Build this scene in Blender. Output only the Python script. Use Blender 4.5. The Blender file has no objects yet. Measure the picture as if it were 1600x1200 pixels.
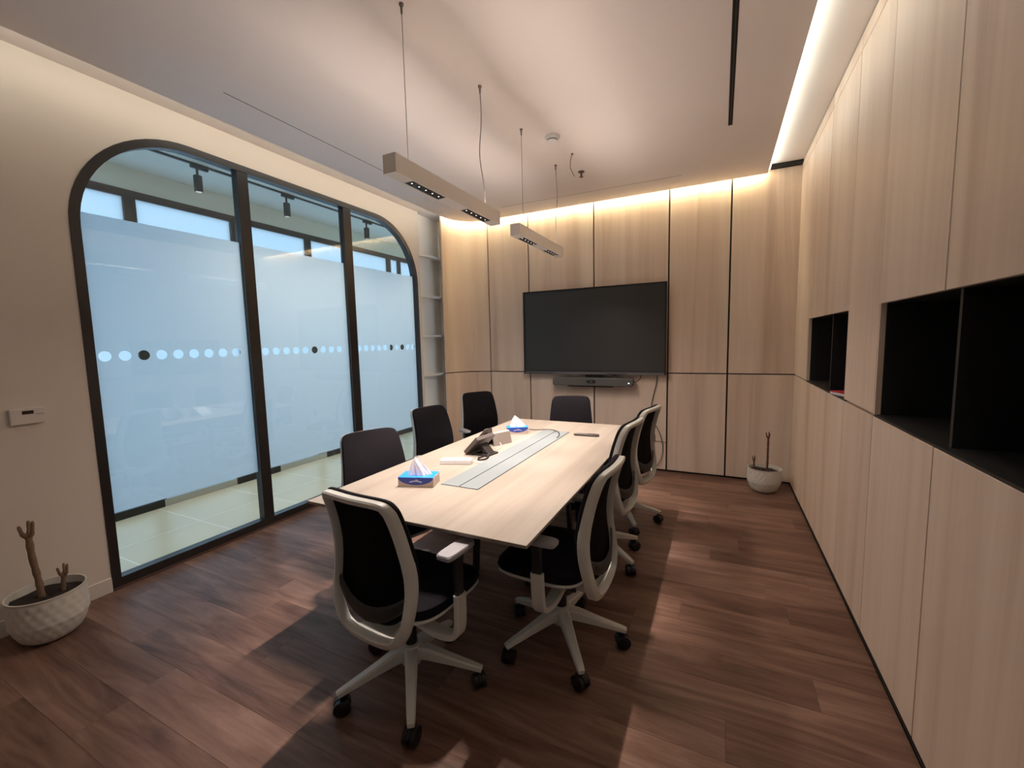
import bpy, math, random
from mathutils import Vector, Matrix
random.seed(7)
scene = bpy.context.scene
PI = math.pi
COL = scene.collection

# ------------------------------------------------------------------ camera
YAW, PITCH, ROLL, FPX, EYE = -0.4544357, -0.0981460, -0.0230006, 666.0856, 1.5
fwd = Vector((math.sin(YAW)*math.cos(PITCH), math.cos(YAW)*math.cos(PITCH), math.sin(PITCH)))
rgt = Vector((math.cos(YAW), -math.sin(YAW), 0)); upv = rgt.cross(fwd)
r2 = rgt*math.cos(ROLL) + upv*math.sin(ROLL); u2 = -rgt*math.sin(ROLL) + upv*math.cos(ROLL)
cd = bpy.data.cameras.new('camera'); cam = bpy.data.objects.new('camera', cd); COL.objects.link(cam)
cd.sensor_fit = 'HORIZONTAL'; cd.sensor_width = 36.0; cd.lens = 36.0*FPX/1600.0; cd.clip_start = 0.02
cam.matrix_world = Matrix(((r2.x, u2.x, -fwd.x, 0), (r2.y, u2.y, -fwd.y, 0), (r2.z, u2.z, -fwd.z, EYE), (0, 0, 0, 1)))
scene.camera = cam

# ------------------------------------------------------------------ light
scene.view_settings.view_transform = 'Standard'; scene.view_settings.look = 'None'
scene.view_settings.gamma = 1.0; scene.view_settings.use_curve_mapping = False
scene.view_settings.exposure = 0.45
w = bpy.data.worlds.new('daylight'); scene.world = w; w.use_nodes = True
SKY = (0.66, 0.83, 1.0, 1); SKY_STRENGTH = 1.9
w.node_tree.nodes['Background'].inputs[0].default_value = SKY
w.node_tree.nodes['Background'].inputs[1].default_value = SKY_STRENGTH
SPOT_W, SPOT_COL, SPOT_ANGLE, SPOT_BLEND = 20.5, (1.0, 0.86, 0.77), 66, 0.45
FILL_DOWN_W = 5.5  # added wide downward fill below the louvres, lifts the lower walls
FILL_UP_TILT, FILL_UP_W, FILL_UP_COL = 80, 5.6, (1.0, 0.86, 0.76)  # added upward fill in the pendants, brightens ceiling and walls
COVE_BACK, COVE_LEFT, COVE_RIGHT = 44.0, 6.2, 7.6
TRACK_W = 43.0

# ------------------------------------------------------------------ materials
MATS = {}
def new_mat(name):
    m = bpy.data.materials.new(name); m.use_nodes = True; MATS[name] = m
    nt = m.node_tree; return m, nt, nt.nodes['Principled BSDF']
def mat(name, col, rough=0.6, metal=0.0, spec=0.5, noise=0.0, nscale=40, bump=0.0, bscale=80):
    m, nt, b = new_mat(name)
    b.inputs['Base Color'].default_value = (*col, 1); b.inputs['Roughness'].default_value = rough
    b.inputs['Metallic'].default_value = metal; b.inputs['Specular IOR Level'].default_value = spec
    tc = nt.nodes.new('ShaderNodeTexCoord')
    n = nt.nodes.new('ShaderNodeTexNoise'); n.inputs['Scale'].default_value = nscale
    nt.links.new(tc.outputs['Object'], n.inputs['Vector'])
    if noise:
        mx = nt.nodes.new('ShaderNodeMix'); mx.data_type = 'RGBA'
        mx.inputs['A'].default_value = (*[c*(1-noise) for c in col], 1); mx.inputs['B'].default_value = (*[min(1, c*(1+noise)) for c in col], 1)
        nt.links.new(n.outputs['Fac'], mx.inputs['Factor']); nt.links.new(mx.outputs['Result'], b.inputs['Base Color'])
    if bump:
        n2 = nt.nodes.new('ShaderNodeTexNoise'); n2.inputs['Scale'].default_value = bscale
        nt.links.new(tc.outputs['Object'], n2.inputs['Vector'])
        bp = nt.nodes.new('ShaderNodeBump'); bp.inputs['Strength'].default_value = bump; bp.inputs['Distance'].default_value = 0.002
        nt.links.new(n2.outputs['Fac'], bp.inputs['Height']); nt.links.new(bp.outputs['Normal'], b.inputs['Normal'])
    return m
def wood(name, stops, scale, rough=0.5, fine=(30, 30, 30), fine_amt=0.25, vary=0.1, bump=0.05, spec=0.4, knots=False):
    m, nt, b = new_mat(name); N = nt.nodes.new; L = nt.links.new
    tc = N('ShaderNodeTexCoord'); oi = N('ShaderNodeObjectInfo')
    mul = N('ShaderNodeMath'); mul.operation = 'MULTIPLY'; mul.inputs[1].default_value = 37.0; L(oi.outputs['Random'], mul.inputs[0])
    add = N('ShaderNodeVectorMath'); add.operation = 'ADD'; L(tc.outputs['Object'], add.inputs[0]); L(mul.outputs[0], add.inputs[1])
    mp = N('ShaderNodeMapping'); mp.inputs['Scale'].default_value = scale; L(add.outputs[0], mp.inputs['Vector'])
    n1 = N('ShaderNodeTexNoise'); n1.inputs['Scale'].default_value = 1.0; n1.inputs['Detail'].default_value = 5; n1.inputs['Roughness'].default_value = 0.6; n1.inputs['Distortion'].default_value = 0.6 if not knots else 1.6
    L(mp.outputs[0], n1.inputs['Vector'])
    mp2 = N('ShaderNodeMapping'); mp2.inputs['Scale'].default_value = fine; L(add.outputs[0], mp2.inputs['Vector'])
    n2 = N('ShaderNodeTexNoise'); n2.inputs['Scale'].default_value = 1.0; n2.inputs['Detail'].default_value = 4; L(mp2.outputs[0], n2.inputs['Vector'])
    s1 = N('ShaderNodeMath'); s1.operation = 'MULTIPLY_ADD'; L(n2.outputs['Fac'], s1.inputs[0]); s1.inputs[1].default_value = fine_amt; L(n1.outputs['Fac'], s1.inputs[2])
    s2 = N('ShaderNodeMath'); s2.operation = 'MULTIPLY_ADD'; L(oi.outputs['Random'], s2.inputs[0]); s2.inputs[1].default_value = vary
    s2.inputs[2].default_value = -(fine_amt+vary)/2; s3 = N('ShaderNodeMath'); L(s1.outputs[0], s3.inputs[0]); L(s2.outputs[0], s3.inputs[1])
    r = N('ShaderNodeValToRGB'); L(s3.outputs[0], r.inputs['Fac'])
    el = r.color_ramp.elements
    el[0].position, el[0].color = stops[0][0], (*stops[0][1], 1); el[1].position, el[1].color = stops[-1][0], (*stops[-1][1], 1)
    for p, c in stops[1:-1]:
        e = el.new(p); e.color = (*c, 1)
    L(r.outputs['Color'], b.inputs['Base Color'])
    b.inputs['Roughness'].default_value = rough; b.inputs['Specular IOR Level'].default_value = spec
    if bump:
        bp = N('ShaderNodeBump'); bp.inputs['Strength'].default_value = bump; bp.inputs['Distance'].default_value = 0.002
        L(n2.outputs['Fac'], bp.inputs['Height']); L(bp.outputs['Normal'], b.inputs['Normal'])
    return m
def emit(name, col, s):
    m = bpy.data.materials.new(name); m.use_nodes = True; nt = m.node_tree; nt.nodes.clear(); MATS[name] = m
    o = nt.nodes.new('ShaderNodeOutputMaterial'); e = nt.nodes.new('ShaderNodeEmission')
    e.inputs[0].default_value = (*col, 1); e.inputs[1].default_value = s; nt.links.new(e.outputs[0], o.inputs[0]); return m
def glass(name, tint, refl_rough=0.0, ior=1.5):
    m = bpy.data.materials.new(name); m.use_nodes = True; nt = m.node_tree; nt.nodes.clear(); MATS[name] = m; N = nt.nodes.new; L = nt.links.new
    o = N('ShaderNodeOutputMaterial'); t = N('ShaderNodeBsdfTransparent'); g = N('ShaderNodeBsdfGlossy'); f = N('ShaderNodeFresnel'); x = N('ShaderNodeMixShader')
    t.inputs[0].default_value = (*tint, 1); g.inputs['Roughness'].default_value = refl_rough; geo = N('ShaderNodeNewGeometry'); im = N('ShaderNodeMath'); im.operation = 'MULTIPLY_ADD'
    L(geo.outputs['Backfacing'], im.inputs[0]); im.inputs[1].default_value = 1/ior-ior; im.inputs[2].default_value = ior; L(im.outputs[0], f.inputs[0])
    L(f.outputs[0], x.inputs[0]); L(t.outputs[0], x.inputs[1]); L(g.outputs[0], x.inputs[2]); L(x.outputs[0], o.inputs[0]); return m
def frosted(name, col, clear=0.0):
    m = bpy.data.materials.new(name); m.use_nodes = True; nt = m.node_tree; nt.nodes.clear(); MATS[name] = m; N = nt.nodes.new; L = nt.links.new
    o = N('ShaderNodeOutputMaterial'); t = N('ShaderNodeBsdfTranslucent'); d = N('ShaderNodeBsdfDiffuse'); x = N('ShaderNodeMixShader')
    t.inputs[0].default_value = (*col, 1); d.inputs[0].default_value = (*[c*.6 for c in col], 1); x.inputs[0].default_value = 0.12
    L(t.outputs[0], x.inputs[1]); L(d.outputs[0], x.inputs[2])
    if clear:
        tr = N('ShaderNodeBsdfTransparent'); y = N('ShaderNodeMixShader'); y.inputs[0].default_value = clear
        L(x.outputs[0], y.inputs[1]); L(tr.outputs[0], y.inputs[2]); L(y.outputs[0], o.inputs[0])
    else: L(x.outputs[0], o.inputs[0])
    return m

mat('paint_wall', (0.70, 0.63, 0.55), 0.7, noise=0.02, nscale=3, bump=0.05, bscale=300)
mat('paint_ceiling', (0.80, 0.73, 0.69), 0.8, noise=0.02, nscale=2)
mat('paint_shelf', (0.90, 0.84, 0.75), 0.6, noise=0.01)
mat('skirting', (0.66, 0.61, 0.55), 0.5, noise=0.01)
mat('frame_dark', (0.022, 0.018, 0.016), 0.38, noise=0.1)
mat('black_gap', (0.006, 0.005, 0.005), 0.8, noise=0.1)
mat('niche_black', (0.004, 0.004, 0.0045), 0.6, noise=0.1)
mat('niche_edge', (0.012, 0.012, 0.012), 0.5, noise=0.1)
wood('oak_panel', [(0.28, (0.56, 0.42, 0.325)), (0.45, (0.69, 0.545, 0.435)), (0.6, (0.755, 0.615, 0.50)), (0.75, (0.80, 0.67, 0.56))], (3.8, 3.8, 0.20), 0.5, fine=(34, 34, 1.0), fine_amt=0.13, vary=0.08)
wood('table_oak', [(0.25, (0.216, 0.179, 0.147)), (0.5, (0.266, 0.226, 0.188)), (0.75, (0.307, 0.267, 0.226))], (7.0, 0.35, 7.0), 0.42, fine=(70, 2.2, 70), fine_amt=0.2, vary=0.0)
wood('floor_wood', [(0.2, (0.062, 0.030, 0.021)), (0.4, (0.135, 0.071, 0.050)), (0.6, (0.20, 0.114, 0.084)), (0.85, (0.295, 0.185, 0.142))], (1.1, 8.0, 8.0), 0.42, fine=(3.0, 60, 60), fine_amt=0.3, vary=0.22, bump=0.12, spec=0.30, knots=True)
mat('chair_white', (0.60, 0.60, 0.56), 0.42, noise=0.01)
mat('chair_fabric', (0.0085, 0.007, 0.0095), 0.85, noise=0.25, nscale=400, bump=0.2, bscale=900, spec=0.12)
mat('chair_mesh', (0.004, 0.004, 0.0045), 0.8, noise=0.5, nscale=700, bump=0.3, bscale=900, spec=0.08)
mat('chair_grey', (0.028, 0.028, 0.029), 0.6, noise=0.05)
mat('chair_black', (0.010, 0.010, 0.011), 0.45, noise=0.1)
mat('arm_pad', (0.30, 0.29, 0.31), 0.55, noise=0.05)
mat('caster_black', (0.008, 0.008, 0.009), 0.35, noise=0.1)
mat('pendant_white', (0.88, 0.84, 0.79), 0.5, noise=0.01)
mat('lens_black', (0.004, 0.003, 0.003), 0.4, noise=0.1)
mat('wire', (0.20, 0.17, 0.15), 0.6, noise=0.05)
mat('plastic_white', (0.74, 0.72, 0.72), 0.4, noise=0.01)
mat('plastic_cream', (0.66, 0.61, 0.57), 0.5, noise=0.02)
mat('display_dark', (0.03, 0.012, 0.012), 0.2, noise=0.1)
mat('tv_bezel', (0.012, 0.011, 0.012), 0.35, noise=0.1)
mat('tv_screen', (0.028, 0.028, 0.026), 0.38, noise=0.03, nscale=3, spec=0.6)
mat('tv_chin', (0.12, 0.115, 0.118), 0.4, noise=0.05)
mat('bar_grey', (0.10, 0.095, 0.09), 0.6, noise=0.06, nscale=500, bump=0.1, bscale=900)
mat('black_plastic', (0.012, 0.011, 0.012), 0.4, noise=0.1)
mat('phone_plastic', (0.075, 0.06, 0.055), 0.42, noise=0.05)
mat('phone_dark', (0.016, 0.013, 0.014), 0.35, noise=0.1)
mat('lid_grey', (0.165, 0.186, 0.194), 0.6, noise=0.02, spec=0.2)
mat('seam_dark', (0.05, 0.05, 0.055), 0.5, noise=0.1)
mat('tissue_blue', (0.010, 0.20, 0.80), 0.4, noise=0.02)
mat('tissue_navy', (0.03, 0.075, 0.42), 0.4, noise=0.02)
mat('tissue_beige', (0.62, 0.50, 0.44), 0.5, noise=0.06, nscale=60)
mat('tissue_paper', (0.74, 0.70, 0.76), 0.8, noise=0.03, nscale=40, bump=0.3, bscale=60)
mat('print_white', (0.85, 0.82, 0.92), 0.5, noise=0.01)
mat('wedge_grey', (0.24, 0.20, 0.175), 0.5, noise=0.03)
mat('red_paper', (0.55, 0.02, 0.05), 0.5, noise=0.05)
mat('paper_white', (0.7, 0.68, 0.68), 0.6, noise=0.02)
mat('pot_white', (0.62, 0.59, 0.53), 0.55, noise=0.03, nscale=12, bump=0.1, bscale=90)
mat('soil', (0.022, 0.013, 0.010), 0.95, noise=0.6, nscale=90, bump=0.9, bscale=70)
mat('stalk', (0.20, 0.125, 0.075), 0.75, noise=0.3, nscale=60, bump=0.4, bscale=50)
mat('stalk_dry', (0.13, 0.055, 0.03), 0.8, noise=0.3, nscale=60, bump=0.4, bscale=50)
mat('steel', (0.55, 0.55, 0.55), 0.3, metal=1.0, noise=0.02)
mat('copper_dark', (0.10, 0.055, 0.045), 0.5, noise=0.1)
mat('tile', (0.66, 0.565, 0.40), 0.32, noise=0.10, nscale=2.2, spec=0.5)
mat('grout', (0.88, 0.86, 0.80), 0.8, noise=0.03)
mat('corridor_paint', (0.86, 0.85, 0.74), 0.8, noise=0.01)
mat('corridor_ceiling_paint', (0.70, 0.73, 0.71), 0.8, noise=0.01)
mat('track_grey', (0.05, 0.05, 0.048), 0.5, noise=0.05)
mat('frame_grey', (0.05, 0.047, 0.043), 0.45, noise=0.05)
mat('screed', (0.03, 0.025, 0.02), 0.9, noise=0.1)
glass('clear_glass', (0.88, 0.93, 0.94), 0.02)
frosted('film', (0.86, 0.88, 0.91))
frosted('far_film', (0.68, 0.74, 0.78), clear=0.0)
emit('led_warm', (1.0, 0.86, 0.54), COVE_BACK)
emit('led_soft', (1.0, 0.96, 0.83), COVE_LEFT)
emit('led_white', (0.98, 1.0, 0.88), COVE_RIGHT)
emit('led_dot', (1.0, 0.92, 0.85), 3.0)
emit('spot_face', (1.0, 0.95, 0.85), 14.0)
emit('status_dot', (1.0, 1.0, 1.0), 2.0)

# ------------------------------------------------------------------ mesh helpers
class MB:
    def __init__(s): s.v = []; s.f = []
    def add(s, vs, fs):
        o = len(s.v); s.v += [tuple(p) for p in vs]; s.f += [tuple(i+o for i in f) for f in fs]; return s
    def box(s, x0, x1, y0, y1, z0, z1, M=None):
        vs = [Vector((x, y, z)) for z in (z0, z1) for y in (y0, y1) for x in (x0, x1)]
        if M: vs = [M @ p for p in vs]
        return s.add(vs, [(0, 2, 3, 1), (4, 5, 7, 6), (0, 1, 5, 4), (2, 6, 7, 3), (0, 4, 6, 2), (1, 3, 7, 5)])
    def cbox(s, x0, x1, y0, y1, z0, z1, c=0.002, axis='z'):
        """box whose +axis face has chamfered edges"""
        def q(u0, u1, v0, v1, w): return [(u0, v0, w), (u1, v0, w), (u1, v1, w), (u0, v1, w)]
        if axis == 'z': P = q(x0, x1, y0, y1, z0)+q(x0, x1, y0, y1, z1-c)+q(x0+c, x1-c, y0+c, y1-c, z1)
        elif axis == '-x':
            P = [(a, b, d) for b, d, a in q(y0, y1, z0, z1, x1)+q(y0, y1, z0, z1, x0+c)+q(y0+c, y1-c, z0+c, z1-c, x0)]
        elif axis == '-y':
            P = [(a, d, b) for a, b, d in q(x0, x1, z0, z1, y1)+q(x0, x1, z0, z1, y0+c)+q(x0+c, x1-c, z0+c, z1-c, y0)]
        F = [(3, 2, 1, 0), (8, 9, 10, 11)]
        for k in (0, 4):
            for i in range(4): F.append((k+i, k+(i+1) % 4, k+4+(i+1) % 4, k+4+i))
        return s.add(P, F)
    def rings(s, rings, cap0=True, cap1=True):
        n = len(rings[0]); vs = [p for r in rings for p in r]; fs = []
        for k in range(len(rings)-1):
            for i in range(n):
                j = (i+1) % n; fs.append((k*n+i, k*n+j, (k+1)*n+j, (k+1)*n+i))
        if cap0: fs.append(tuple(range(n-1, -1, -1)))
        if cap1: fs.append(tuple((len(rings)-1)*n+i for i in range(n)))
        return s.add(vs, fs)
    def tube(s, pts, r, n=8, cap=True):
        pts = [Vector(p) for p in pts]; rs = r if isinstance(r, (list, tuple)) else [r]*len(pts); R = []; prev = None
        for i, p in enumerate(pts):
            t = (pts[min(i+1, len(pts)-1)]-pts[max(i-1, 0)]).normalized()
            if prev is None:
                a = Vector((0, 0, 1)) if abs(t.z) < 0.9 else Vector((1, 0, 0)); u = t.cross(a).normalized()
            else: u = (prev - t*prev.dot(t)).normalized()
            prev = u; v = t.cross(u)
            R.append([p+(u*math.cos(2*PI*k/n)+v*math.sin(2*PI*k/n))*rs[i] for k in range(n)])
        return s.rings(R, cap, cap)
    def bar(s, pts, wid, thk, side):
        """rectangular bar swept along pts; side(i) gives the width direction"""
        pts = [Vector(p) for p in pts]; R = []
        for i, p in enumerate(pts):
            t = (pts[min(i+1, len(pts)-1)]-pts[max(i-1, 0)]).normalized(); u = Vector(side).normalized(); u = (u-t*u.dot(t)).normalized(); v = t.cross(u)
            W = (wid[i] if isinstance(wid, (list, tuple)) else wid)/2; T = (thk[i] if isinstance(thk, (list, tuple)) else thk)/2
            c = 0.35*min(W, T)
            R.append([p+u*a+v*b for a, b in ((-W+c, -T), (W-c, -T), (W, -T+c), (W, T-c), (W-c, T), (-W+c, T), (-W, T-c), (-W, -T+c))])
        return s.rings(R)
    def lathe(s, prof, n=32, c=(0, 0, 0), cap0=True, cap1=True):
        return s.rings([[(c[0]+r*math.cos(2*PI*k/n), c[1]+r*math.sin(2*PI*k/n), c[2]+z) for k in range(n)] for r, z in prof], cap0, cap1)
    def prism(s, poly, a, b, plane='yz'):
        def m(u, v, w): return {'yz': (w, u, v), 'xy': (u, v, w), 'xz': (u, w, v)}[plane]
        n = len(poly); P = [m(u, v, a) for u, v in poly]+[m(u, v, b) for u, v in poly]
        F = [tuple(range(n-1, -1, -1)), tuple(range(n, 2*n))]+[(i, (i+1) % n, n+(i+1) % n, n+i) for i in range(n)]
        return s.add(P, F)
    def mesh(s, name, m, smooth=False):
        me = bpy.data.meshes.new(name); me.from_pydata(s.v, [], s.f); me.materials.append(MATS[m])
        import bmesh
        bm = bmesh.new(); bm.from_mesh(me); bmesh.ops.recalc_face_normals(bm, faces=bm.faces); bm.to_mesh(me); bm.free()
        if smooth:
            for p in me.polygons: p.use_smooth = True
            me.set_sharp_from_angle(angle=math.radians(42))
        return me
def link(name, data, parent=None):
    o = bpy.data.objects.new(name, data); COL.objects.link(o)
    if parent: o.parent = parent
    return o
def obj(name, mb, m, parent=None, smooth=False, bevel=0):
    o = link(name, mb.mesh(name, m, smooth), parent)
    if bevel:
        bv = o.modifiers.new('bevel', 'BEVEL'); bv.width = bevel; bv.segments = 2; bv.limit_method = 'ANGLE'
    return o
def tag(o, label, cat, group=None):
    o['label'] = label; o['category'] = cat
    if group: o['group'] = group
    return o
def thing(name, label, cat, loc=(0, 0, 0), rz=0.0, group=None):
    o = link(name, None); o.location = loc; o.rotation_euler = (0, 0, rz); o.empty_display_size = 0.1; return tag(o, label, cat, group)
def struct(name, mb, m, label=None, cat=None, smooth=False, parent=None):
    o = obj(name, mb, m, parent, smooth); o['kind'] = 'structure'
    if label: o['label'] = label; o['category'] = cat
    return o
def arc(cx, cy, r, a0, a1, n): return [(cx+r*math.cos(a0+(a1-a0)*i/n), cy+r*math.sin(a0+(a1-a0)*i/n)) for i in range(n+1)]
def catmull(pts, per=5, closed=False):
    out = []; n = len(pts); P = [Vector(p) for p in pts]
    for i in range(n if closed else n-1):
        if closed: a, b, c, d = P[i-1], P[i], P[(i+1) % n], P[(i+2) % n]
        else: a, b, c, d = P[max(i-1, 0)], P[i], P[i+1], P[min(i+2, n-1)]
        for k in range(per):
            t = k/per; out.append(0.5*((2*b)+(c-a)*t+(2*a-5*b+4*c-d)*t*t+(3*b-a-3*c+d)*t**3))
    if not closed: out.append(P[-1])
    return out

# ------------------------------------------------------------------ room dimensions (metres, camera stands at x=0 y=0)
XL, XR, YB, YF, ZC, ZR = -3.40, 0.66, 4.985, -1.30, 3.05, 3.125

# floor: dark oak planks laid across the room
fl = struct('floor', MB().box(XL-0.15, XR+0.1, YF, YB+0.1, -0.06, -0.012), 'screed', 'dark brown wooden plank floor of the meeting room', 'floor')
PW, PLEN = 0.19, 1.25
row = 0; y = YF
fullmesh = MB().cbox(0.0003, PLEN-0.0003, 0.0003, PW-0.0003, -0.012, 0, 0.0006).mesh('plank', 'floor_wood')
while y < YB+0.02:
    x = XL-0.02-PLEN*random.random()
    while x < XR-0.0:
        a, b = max(x, XL-0.02), min(x+PLEN, XR+0.0)
        if b-a > 0.03:
            if b-a > PLEN-1e-4: o = link('plank', fullmesh, fl); o.location = (x, y, 0)
            else: o = obj('plank', MB().cbox(0.0003, b-a-0.0003, 0.0003, PW-0.0003, -0.012, 0, 0.0006), 'floor_wood', fl); o.location = (a, y, 0)
        x += PLEN
    y += PW; row += 1

# left wall with the arched opening
WY0, WY1, WZ, WR = 1.175, 4.350, 2.922, 0.68
archo = [(WY0, 0.0)]+arc(WY0+WR, WZ-WR, WR, PI, PI/2, 16)+arc(WY1-WR, WZ-WR, WR, PI/2, 0, 16)+[(WY1, 0.0)]
wl = MB().box(XL-0.10, XL, YF, WY0, 0, ZR+0.1).box(XL-0.10, XL, WY1, 4.405, 0, ZR+0.1)
for (ya, za), (yb, zb) in zip(archo[1:-1], archo[2:-1]):
    if yb-ya > 1e-6:
        wl.add([(x, y_, z_) for x in (XL-0.10, XL) for y_, z_ in ((ya, za), (yb, zb), (yb, ZR+0.1), (ya, ZR+0.1))], [(0, 1, 2, 3), (7, 6, 5, 4), (0, 4, 5, 1), (3, 2, 6, 7)])
struct('wall_left', wl, 'paint_wall', 'beige painted wall around the arched glass partition', 'wall')
struct('baseboard_left', MB().cbox(XL, XL+0.014, YF, WY0-0.004, 0, 0.092, 0.004), 'skirting', 'pale skirting board under the thermostat wall', 'baseboard')

# arched glass partition
win = struct('window_1', MB(), 'frame_dark', 'arched dark framed glass partition with frosted film and dots', 'window')
FD0, FD1 = XL-0.065, XL+0.006
inn = [(WY0+0.047, 0.068)]+arc(WY0+WR, WZ-WR, WR-0.05, PI, PI/2, 16)+arc(WY1-WR, WZ-WR, WR-0.05, PI/2, 0, 16)+[(WY1-0.047, 0.068)]
mb = MB(); n = len(archo)
V = [(FD1, *p) for p in archo]+[(FD1, *p) for p in inn]+[(FD0, *p) for p in archo]+[(FD0, *p) for p in inn]
F = []
for i in range(n):
    j = (i+1) % n
    F += [(i, j, n+j, n+i), (2*n+j, 2*n+i, 3*n+i, 3*n+j), (n+i, n+j, 3*n+j, 3*n+i), (j, i, 2*n+i, 2*n+j)]
mb.add(V, F); obj('outer_frame', mb, 'frame_dark', win)
MUL = [(2.180, 2.266), (3.222, 3.318)]
def arch_z(y, r=WR-0.05):
    if y < WY0+WR: c = WY0+WR
    elif y > WY1-WR: c = WY1-WR
    else: return WZ-0.05
    return WZ-WR+math.sqrt(max(0, r*r-(y-c)**2))
for a, b in MUL: obj('mullion', MB().box(FD0, FD1-0.004, a, b, 0.066, WZ-0.045), 'frame_dark', win)
obj('sill_rail', MB().box(FD0-0.004, FD1+0.012, WY0, WY1, -0.002, 0.012), 'copper_dark', win)
PANES = [(WY0+0.045, MUL[0][0]), (MUL[0][1], MUL[1][0]), (MUL[1][1], WY1-0.045)]
def fill2d(name, loops, m, x, parent):
    """flat sheet in the plane x, outline loops[0] with holes loops[1:]"""
    cu = bpy.data.curves.new(name, 'CURVE'); cu.dimensions = '2D'; cu.fill_mode = 'BOTH'; cu.extrude = 0.0006
    for L in loops:
        sp = cu.splines.new('POLY'); sp.points.add(len(L)-1); sp.use_cyclic_u = True
        for i, p in enumerate(L): sp.points[i].co = (p[0], p[1], 0, 1)
    t = bpy.data.objects.new('tmp', cu); COL.objects.link(t)
    me = bpy.data.meshes.new_from_object(t.evaluated_get(bpy.context.evaluated_depsgraph_get()))
    bpy.data.objects.remove(t); bpy.data.curves.remove(cu)
    me.transform(Matrix(((0, 0, 1, x), (1, 0, 0, 0), (0, 1, 0, 0), (0, 0, 0, 1)))); me.materials.clear(); me.materials.append(MATS[m]); me.name = name
    return link(name, me, parent)
DOTZ, DOTR = 1.469, 0.033
DOTS = [1.281+0.1005*k for k in range(10)]+[2.327+0.0972*k for k in range(10)]+[3.370+0.0972*k for k in range(10)]
for a, b in PANES:
    k = 14; ys = [a+(b-a)*i/k for i in range(k+1)]
    top = [(yy, arch_z(min(max(yy, WY0+0.051), WY1-0.051))) for yy in reversed(ys)]
    pl = [(a, 0.066), (b, 0.066)]+top
    obj('pane', MB().prism(pl, XL-0.034, XL-0.026), 'clear_glass', win)
    loops = [[(a, 0.475), (b, 0.475), (b, 2.33), (a, 2.33)]]
    for d in DOTS:
        if a+DOTR+0.004 < d < b-DOTR-0.004: loops.append([(d+DOTR*math.cos(-2*PI*i/20), DOTZ+DOTR*math.sin(-2*PI*i/20)) for i in range(20)])
    fm = fill2d('frosted_film', loops, 'film', XL-0.0362, win); fm['label'] = 'frosted film with a row of clear dots'

# open shelf niche beside the partition
niche = thing('corner_shelf', 'white open corner shelf between arched partition and curved oak panel', 'shelf', (XL, 4.62, 0))
def loc(mb, c): mb.v = [(p[0]-c[0], p[1]-c[1], p[2]-c[2]) for p in mb.v]; return mb
c0 = (XL, 4.62, 0)
obj('back_panel', loc(MB().box(XL-0.07, XL-0.05, 4.385, 4.90, 0, ZR), c0), 'paint_shelf', niche)
obj('side_panel', loc(MB().box(XL-0.05, XL+0.20, 4.88, 4.90, 0, ZR), c0), 'paint_shelf', niche)
obj('side_panel', loc(MB().box(XL-0.05, XL-0.001, 4.388, 4.4055, 0, ZR), c0), 'paint_shelf', niche)
for z in (0.085, 0.59, 1.095, 1.602, 2.107, 2.612):
    fr = [(XL-0.05, 4.88), (XL-0.05, 4.4055)]+[(XL-0.010+0.060*math.sin(PI*t/10), 4.4055+(4.88-4.4055)*t/10) for t in range(11)]
    obj('shelf_board', loc(MB().prism(fr, z-0.011, z+0.011, 'xy'), c0), 'paint_shelf', niche)

# back wall: black backing with proud oak panels and a curved corner
CX, CY, CR = -2.745, 4.570, 0.465
CRW = YB+0.012-CY
back = struct('wall_back', MB().box(-2.75, XR+0.02, YB+0.022, YB+0.09, -0.02, ZR+0.05), 'black_gap', 'back wall clad in tall pale oak panels with black joints', 'wall')
GZ = 1.117; PT = 3.098
XS = [CX+0.004, -2.170, -1.342, -0.517, 0.075, XR]
G = 0.008
for i in range(5):
    a, b = XS[i]+(G if i else 0.006), XS[i+1]-(G if i < 4 else 0.0)
    obj('oak_panel', MB().cbox(a, b, YB, YB+0.022, 0.022, GZ-0.006, 0.0015, '-y'), 'oak_panel', back)
    obj('oak_panel', MB().cbox(a, b, YB, YB+0.022, GZ+0.006, PT, 0.0015, '-y'), 'oak_panel', back)
def curved(r0, r1, z0, z1, a0=PI/2+0.012, a1=PI+0.03, n=20):
    A = arc(CX, CY, r0, a0, a1, n); B = arc(CX, CY, r1, a0, a1, n)
    return MB().prism(A+B[::-1], z0, z1, 'xy')
obj('curved_backing', curved(YB+0.022-CY, YB+0.05-CY, 0, ZR, PI/2, PI-0.04), 'black_gap', back)
for z0, z1 in ((0.022, GZ-0.006), (GZ+0.006, PT)):
    o = obj('curved_panel', curved(YB-CY, YB+0.022-CY, z0, z1), 'oak_panel', back, smooth=True)

# right wall: oak cupboard doors with two black niches
right = struct('wall_right', MB(), 'black_gap', 'right wall of pale oak cupboard doors with black niches', 'wall')
mb = MB(); X0 = XR+0.020
for (y0, y1, z0, z1) in ((YF, YB+0.05, -0.02, GZ-0.012), (YF, YB+0.05, 1.655, ZR+0.1), (4.31, YB+0.05, GZ-0.012, 1.655), (2.545, 3.055, GZ-0.012, 1.655)):
    mb.box(X0, X0+0.02, y0, y1, z0, z1)
mb.box(X0-0.006, X0, YF, YB+0.05, -0.02, 0.034)
obj('carcass', mb, 'black_gap', right)
g = 0.0038
YS = [YF, -0.66, -0.02, 0.62, 1.26, 1.902, 2.548, 3.080, 3.722, 4.330, YB]
def rp(nm, y0, y1, z0, z1): obj(nm, MB().cbox(XR, X0, y0, y1, z0, z1, 0.0012, '-x'), 'oak_panel', right)
NZ0, NZ1 = GZ+0.004, 1.637
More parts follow.
